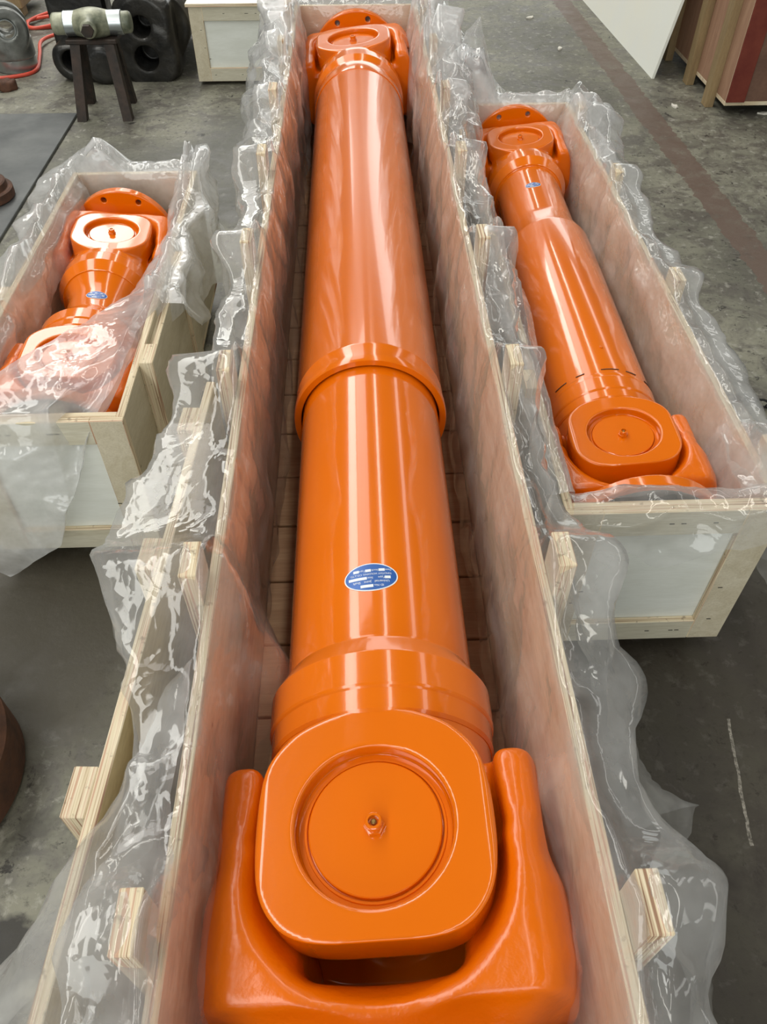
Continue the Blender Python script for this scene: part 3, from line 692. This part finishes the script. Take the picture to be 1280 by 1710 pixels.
# sheet pulled diagonally across the near end and hanging down the front
parts.append(rails_sheet([
    [(-1.02, 1.405, .50), (-.90, 1.455, .515), (-.80, 1.565, .525), (-.715, 1.70, .50), (-.655, 1.92, .45), (-.62, 2.22, .42)],
    [(-1.02, 1.38, .505), (-.87, 1.40, .525), (-.74, 1.50, .525), (-.65, 1.65, .505), (-.60, 1.90, .48), (-.58, 2.25, .47)],
    [(-1.02, 1.345, .51), (-.86, 1.345, .51), (-.70, 1.36, .51), (-.60, 1.55, .51), (-.548, 1.85, .51), (-.545, 2.25, .51)],
    [(-1.02, 1.320, .38), (-.88, 1.315, .38), (-.70, 1.32, .41), (-.60, 1.42, .495), (-.55, 1.72, .50), (-.49, 2.2, .47)],
    [(-1.02, 1.305, .22), (-.90, 1.295, .20), (-.71, 1.30, .27), (-.61, 1.36, .47), (-.555, 1.66, .49), (-.48, 2.15, .40)],
    [(-1.02, 1.30, .08), (-.93, 1.28, .03), (-.76, 1.29, .15), (-.64, 1.335, .42), (-.565, 1.62, .475), (-.475, 2.12, .34)]], 120, 100, .95, 21, Vector((.1, -.6, .7)), 1.0, .32))
left_liner = combine('plastic_liner', parts); tag(left_liner, 'milky plastic film pulled across the short left crate and hanging down its front', 'plastic film')

# ================================================================== LOOSE PANEL BESIDE THE MAIN CRATE
pn = thing('plywood_side_panel', 'loose plywood panel with short battens standing on edge left of the middle crate', 'plywood panel', (-.352, .62, 0), math.atan2(-.045, .86))
board('panel_sheet', (-.009, -.85, .0), (.009, .70, .62), 'x', M['ply_yel'], M['edge_x'], pn, face2=M['ply_out'])
for yy in (-.18, .23, .58): board('batten', (-.042, yy - .035, .0), (-.009, yy + .035, .62), 'x', M['ply_out'], M['edge_x'], pn)

# ================================================================== BACKGROUND
# plywood crate behind on the left
bc = crate('closed plywood crate on the floor behind, left of the middle crate', -.905, -.43, 5.0, 6.1, .40, .02, .018, True)
board('lid', (-.25, -.58, .40), (.25, .57, .416), 'z', M['whitepanel'], M['edge_z'], bc)
board('batten', (.2375, -.50, .03), (.262, -.40, .40), 'x', M['ply_out'], M['edge_x'], bc)
board('batten', (.2375, .1, .03), (.262, .2, .40), 'x', M['ply_out'], M['edge_x'], bc)
# trestle and greasy joint cross
ts = thing('steel_trestle', 'dark four-legged steel trestle carrying a greasy joint cross, back left', 'trestle', (-1.345, 4.60, 0))
for sx, sy, bx in ((-1, -1, -.125), (-1, 1, -.14), (1, -1, .12), (1, 1, .09)):
    bm = bmesh.new(); top = Vector((sx * .085, sy * .035, .365)); bot = Vector((bx + .0, sy * .13, .0)); s_ = .025
    vs = []
    for c_, in ((bot,), (top,)):
        for a_, b_ in ((-1, -1), (1, -1), (1, 1), (-1, 1)): vs.append(bm.verts.new(c_ + Vector((a_ * s_, b_ * s_, 0))))
    for f in ((3, 2, 1, 0), (4, 5, 6, 7), (0, 1, 5, 4), (1, 2, 6, 5), (2, 3, 7, 6), (3, 0, 4, 7)): bm.faces.new([vs[i] for i in f])
    bmesh.ops.recalc_face_normals(bm, faces=bm.faces[:]); from_bm('leg', bm, M['black'], ts)
bm = bmesh.new(); add_box(bm, (-.13, -.07, .345), (.13, .07, .368), .004); from_bm('top_bar', bm, M['black'], ts)
gc = thing('joint_cross', 'grey-green joint cross with two bright steel bands lying on the trestle', 'machine part', (-1.335, 4.60, .368 + .0585), R(3))
def f_gcross(x, y, z):
    b = smax(np.sqrt(z * z + y * y) - .050, np.abs(x) - .20, .02); a = smax(np.sqrt(x * x + z * z) - .040, np.abs(y) - .13, .008)
    c = np.sqrt((x / .11) ** 2 + (y / .075) ** 2 + (z / .068) ** 2) * .07 - .07
    return smin(smin(a, b, .03), c, .03)
link('cross_body', sdf_mesh('cross_body', f_gcross, (-.22, -.15, -.09), (.22, .15, .09), .008), M['green'], gc)
for xa, xb, rr in ((-.135, -.04, .0575), (.060, .155, .0565)):
    bm = bmesh.new(); lathe(bm, [(xa, .045), (xa, rr - .002), (xa + .003, rr), (xb - .003, rr), (xb, rr - .002), (xb, .045)], 'x', 40, True); o = from_bm('steel_band', bm, M['steel'], gc); smooth_by_angle(o.data, 30)
bm = bmesh.new(); lathe(bm, [(-.155, .0001), (-.155, .030), (-.128, .032), (-.128, .0001)], 'y', 6); from_bm('end_nut', bm, M['black'], gc)
# dark greasy forgings
def f_blockR(x, y, z):
    d = smax(smax(np.abs(x) - .165, np.abs(y) - .13, .04), np.abs(z - .205) - .205, .06)
    bulge = smax(np.sqrt((x / 1.0) ** 2 + ((z - .12) / 1.0) ** 2) - .165, np.abs(y) - .15, .02); b2 = smax(np.sqrt(x ** 2 + (z - .29) ** 2) - .15, np.abs(y) - .145, .02)
    d = smin(smin(d, bulge, .03), b2, .03)
    cyl = smax(np.sqrt((x - .08) ** 2 + (z - .24) ** 2) - .155, np.abs(y - .42) - .4, .02); d = smin(d, cyl, .05)
    for cz, r_ in ((.285, .055), (.125, .068)):
        d = smax(d, -smax(np.sqrt((x + .01) ** 2 + (z - cz) ** 2) - r_, y - .05, .01), .012)
    return d
o = link('forged_yoke', sdf_mesh('forged_yoke', f_blockR, (-.26, -.17, -.005), (.29, .84, .45), .011), M['grease']); o.location = (-1.19, 5.20, .0); tag(o, 'dark greasy forged yoke with two bores one above the other, behind the trestle', 'forging')
def f_blockL(x, y, z):
    d = smax(smax(np.sqrt((x * .8) ** 2 + (z - .115) ** 2) - .14, np.abs(y) - .11, .03), np.abs(z - .1) - .1, .03)
    d = smin(d, smax(np.sqrt((x - .12) ** 2 + (z - .10) ** 2) - .10, np.abs(y) - .16, .03), .04)
    return smax(d, -smax(np.sqrt((x + .06) ** 2 + (z - .115) ** 2) - .056, y - .05, .01), .012)
o = link('forged_lug', sdf_mesh('forged_lug', f_blockL, (-.24, -.19, -.005), (.26, .19, .27), .010), M['grease']); o.location = (-1.575, 5.16, 0); tag(o, 'low dark forged lug with one bore on the floor behind the trestle legs', 'forging')
def f_blockT(x, y, z):
    d = smax(smax(np.abs(x) - .36, np.abs(y) - .13, .05), np.abs(z) - .085, .05)
    d = smin(d, np.sqrt(((x + .3) / 1.1) ** 2 + y ** 2 + z ** 2) - .10, .03)
    return d + .012 * np.sin(x * 23) * np.sin(y * 19 + 1) * np.sin(z * 21 + x * 9)
o = link('forged_bar', sdf_mesh('forged_bar', f_blockT, (-.46, -.17, -.13), (.40, .17, .13), .012), M['grease']); o.location = (-1.49, 5.30, .508); tag(o, 'rough dark forged bar lying across the top of the greasy yoke', 'forging')
bm = bmesh.new(); add_box(bm, (-1.80, 5.34, 0), (-1.45, 5.50, .412), .02); o = from_bm('forged_support', bm, M['grease']); tag(o, 'dark block standing under the left end of the forged bar', 'forging')
# machined yoke at the left edge
my = thing('machined_yoke', 'bright machined steel fork standing on its ring base at the far left edge', 'machine part', (-2.06, 5.33, 0), R(20))
def f_my(x, y, z):
    d = smax(np.sqrt(x * x + y * y) - .125, np.abs(z - .16) - .10, .02)
    e = smax(smax(np.sqrt(x * x + (z - .22) ** 2) - .12, np.abs(y) - .11, .02), -np.abs(y) + .04, .01)
    d = smin(d, e, .02); d = smax(d, -(np.sqrt(x * x + (z - .235) ** 2) - .052), .008)
    return smax(d, -smax(np.abs(y) - .045, .17 - z, .02), .01)
link('fork', sdf_mesh('fork', f_my, (-.15, -.15, .04), (.15, .15, .36), .008), M['casting'], my)
bm = bmesh.new(); lathe(bm, [(0, .05), (0, .118), (.004, .122), (.066, .122), (.07, .118), (.07, .05)], 'z', 48, True); o = from_bm('ring_base', bm, M['steel'], my); smooth_by_angle(o.data, 30)
bm = bmesh.new(); lathe(bm, [(-.112, .046), (-.112, .0515), (-.05, .0515), (-.05, .046)], 'y', 40, True); o = from_bm('bore_bush', bm, M['steel'], my); o.location = (0, 0, .235); smooth_by_angle(o.data, 30)
# red air hose in loops on the floor
def curve_pts(pts, n=8):
    P = [Vector(p) for p in pts]; out = []
    for i in range(len(P) - 1):
        p0, p1, p2, p3 = P[max(i - 1, 0)], P[i], P[i + 1], P[min(i + 2, len(P) - 1)]
        for k_ in range(n):
            t = k_ / n; out.append(.5 * ((2 * p1) + (p2 - p0) * t + (2 * p0 - 5 * p1 + 4 * p2 - p3) * t * t + (3 * p1 - p0 - 3 * p2 + p3) * t ** 3))
    out.append(P[-1]); return out
bm = bmesh.new()
tube_path(bm, curve_pts([(-2.5, 5.10, .01), (-2.25, 5.10, .01), (-2.03, 5.14, .01), (-1.93, 5.25, .01), (-1.97, 5.50, .02), (-2.02, 5.75, .03), (-1.95, 5.95, .02), (-1.90, 6.05, .012), (-2.0, 6.12, .012),
    (-2.18, 6.10, .012), (-2.24, 6.22, .02), (-2.1, 6.34, .02), (-1.93, 6.30, .015), (-1.97, 6.15, .03), (-2.15, 6.02, .03), (-2.22, 6.20, .03), (-2.1, 6.48, .02), (-1.9, 6.55, .012), (-2.2, 6.62, .012)]), .011, 8)
o = from_bm('air_hose', bm, M['hose'], None, True); tag(o, 'thin red air hose looping over the floor behind the machined fork', 'hose')
# brown crate leg and rusty scrap at the left edge
bm = bmesh.new(); add_box(bm, (-2.75, 6.35, .06), (-2.30, 6.8, .55), .006); o = from_bm('brown_box', bm, M['batten']); add = bmesh.new(); add_box(add, (-2.42, 6.4, 0), (-2.32, 6.5, .06), .004)
tag(o, 'brown wooden box in the top left corner behind the machined fork', 'box'); from_bm('foot', add, M['batten'], o)
add = bmesh.new(); add_box(add, (-2.74, 6.65, 0), (-2.62, 6.75, .06), .004); from_bm('foot', add, M['batten'], o)
def f_scrap(x, y, z): return smax(smax(np.abs(x) - .075, np.abs(y) - .04, .02), np.abs(z - .025) - .025, .015) + .008 * np.sin(x * 60) * np.sin(y * 70 + 1)
o = link('rusty_scrap', sdf_mesh('rusty_scrap', f_scrap, (-.1, -.07, -.01), (.1, .07, .07), .006), M['rust']); o.location = (-2.04, 4.95, 0); tag(o, 'small rusty iron chunk on the floor at the left edge above the steel plate', 'scrap iron')
# steel plate on the floor
bm = bmesh.new(); add_box(bm, (-3.2, 2.2, 0), (-1.515, 4.54, .014), .002); o = from_bm('steel_plate', bm, M['plate']); tag(o, 'large oily grey steel plate lying flat on the floor at the left', 'steel plate')
bm = bmesh.new(); lathe(bm, [(.014, .05), (.014, .13), (.02, .138), (.055, .138), (.06, .13), (.06, .118), (.085, .115), (.09, .108), (.09, .05)], 'z', 48, True)
o = from_bm('bearing_ring', bm, M['rust']); o.location = (-1.70, 3.52, 0); smooth_by_angle(o.data, 30); tag(o, 'dark rusty ring lying on the steel plate at the left edge', 'ring')
bm = bmesh.new(); lathe(bm, [(0, .0001), (0, .22), (.015, .235), (.13, .235), (.15, .22), (.15, .12), (.17, .11), (.17, .0001)], 'z', 64)
o = from_bm('steel_hub', bm, M['rust']); o.location = (-.985, .735, 0); smooth_by_angle(o.data, 30); tag(o, 'dark brown round steel hub on the floor at the lower left edge', 'hub')
# right background: white panel, red-brown crate, chain, litter
wp = thing('white_panel', 'large white panel leaning on its long edge against the red-brown crate', 'panel', (1.783, 5.0, 0), R(2.0))
bm = bmesh.new(); vs = [bm.verts.new(p) for p in ((0, 0, 0), (.016, 0, 0), (.016, 2.0, 0), (0, 2.0, 0), (.155, 0, .9), (.171, 0, .897), (.171, 2.0, .897), (.155, 2.0, .9))]
for f in ((3, 2, 1, 0), (4, 5, 6, 7), (0, 1, 5, 4), (1, 2, 6, 5), (2, 3, 7, 6), (3, 0, 4, 7)): bm.faces.new([vs[i] for i in f])
bmesh.ops.recalc_face_normals(bm, faces=bm.faces[:]); from_bm('panel_sheet', bm, M['whitepanel'], wp)
rc = thing('red_brown_crate', 'worn red-brown plywood crate with upright battens, top right', 'crate', (2.0, 4.40, 0))
board('side_panel', (.0, 0, .075), (.02, 1.3, .95), 'x', M['redply'], M['edge_x'], rc)
board('end_panel', (.02, 0, .075), (1.1, .02, .95), 'y', M['brown'], M['edge_y'], rc)
board('end_panel', (.02, 1.28, .075), (1.1, 1.30, .95), 'y', M['brown'], M['edge_y'], rc)
board('side_panel', (1.08, .02, .075), (1.1, 1.28, .95), 'x', M['redply'], M['edge_x'], rc)
bm = bmesh.new(); add_box(bm, (.0, -.014, .075), (.10, 0, .95), .002); o = from_bm('corner_board', bm, M['redpaint'], rc); o['label'] = 'dark red painted corner board'
board('base_panel', (.0, .0, .055), (1.1, 1.3, .075), 'z', M['brown'], M['edge_y'], rc)
for yy in (.17, .52, .95):
    board('batten', (-.045, yy - .035, .0), (.0, yy + .035, .95), 'y', M['batten'], M['batten'], rc)
for xx in (.3, .8):
    bm = bmesh.new(); add_box(bm, (xx, .06, 0), (xx + .1, 1.2, .055), .003); from_bm('skid', bm, M['skid'], rc)
# chain lying behind the right crate
bm = bmesh.new()
for i in range(9):
    c0 = Vector((1.22 + .028 * i, 1.97 - .012 * i + .01 * math.sin(i), .016)); pts = []
    for k_ in range(13):
        a = 2 * math.pi * k_ / 12; p = Vector((.022 * math.cos(a), .012 * math.sin(a), 0)); p.rotate(Matrix.Rotation(R(90 * (i % 2) * .8), 3, 'X')); p.rotate(Matrix.Rotation(R(-20), 3, 'Z')); pts.append(c0 + p)
    tube_path(bm, pts, .004, 6)
o = from_bm('steel_chain', bm, M['chain'], None, True); tag(o, 'short length of black steel chain on the floor right of the right crate', 'chain')
LAB = ['pale paper scrap at the top, left of the brown floor line', 'pale paper scrap in front of the red-brown crate', 'pale paper scrap at the right edge under the red-brown crate', 'small pale scrap on the floor left of the brown line, below the highest scrap']
for i, (x, y) in enumerate(((1.26, 6.25), (1.79, 4.55), (2.25, 4.43), (1.34, 5.57))):
    bm = bmesh.new(); v0 = [bm.verts.new((.028 * math.cos(a) * (1 + .4 * math.sin(a * 3 + i)), .014 * math.sin(a), .004 + .006 * math.sin(a * 2 + i) ** 2)) for a in [R(40 * q) for q in range(9)]]
    v1 = [bm.verts.new((v.co.x, v.co.y, .0)) for v in v0]; bm.faces.new(v0); bm.faces.new(v1[::-1])
    for q in range(9): bm.faces.new((v0[q], v1[q], v1[(q + 1) % 9], v0[(q + 1) % 9]))
    bmesh.ops.recalc_face_normals(bm, faces=bm.faces[:]); o = from_bm('paper_scrap', bm, M['litter']); o.location = (x, y, 0); o.rotation_euler = (0, 0, i * 1.3 + .5); tag(o, LAB[i], 'litter', 'litter on the floor')
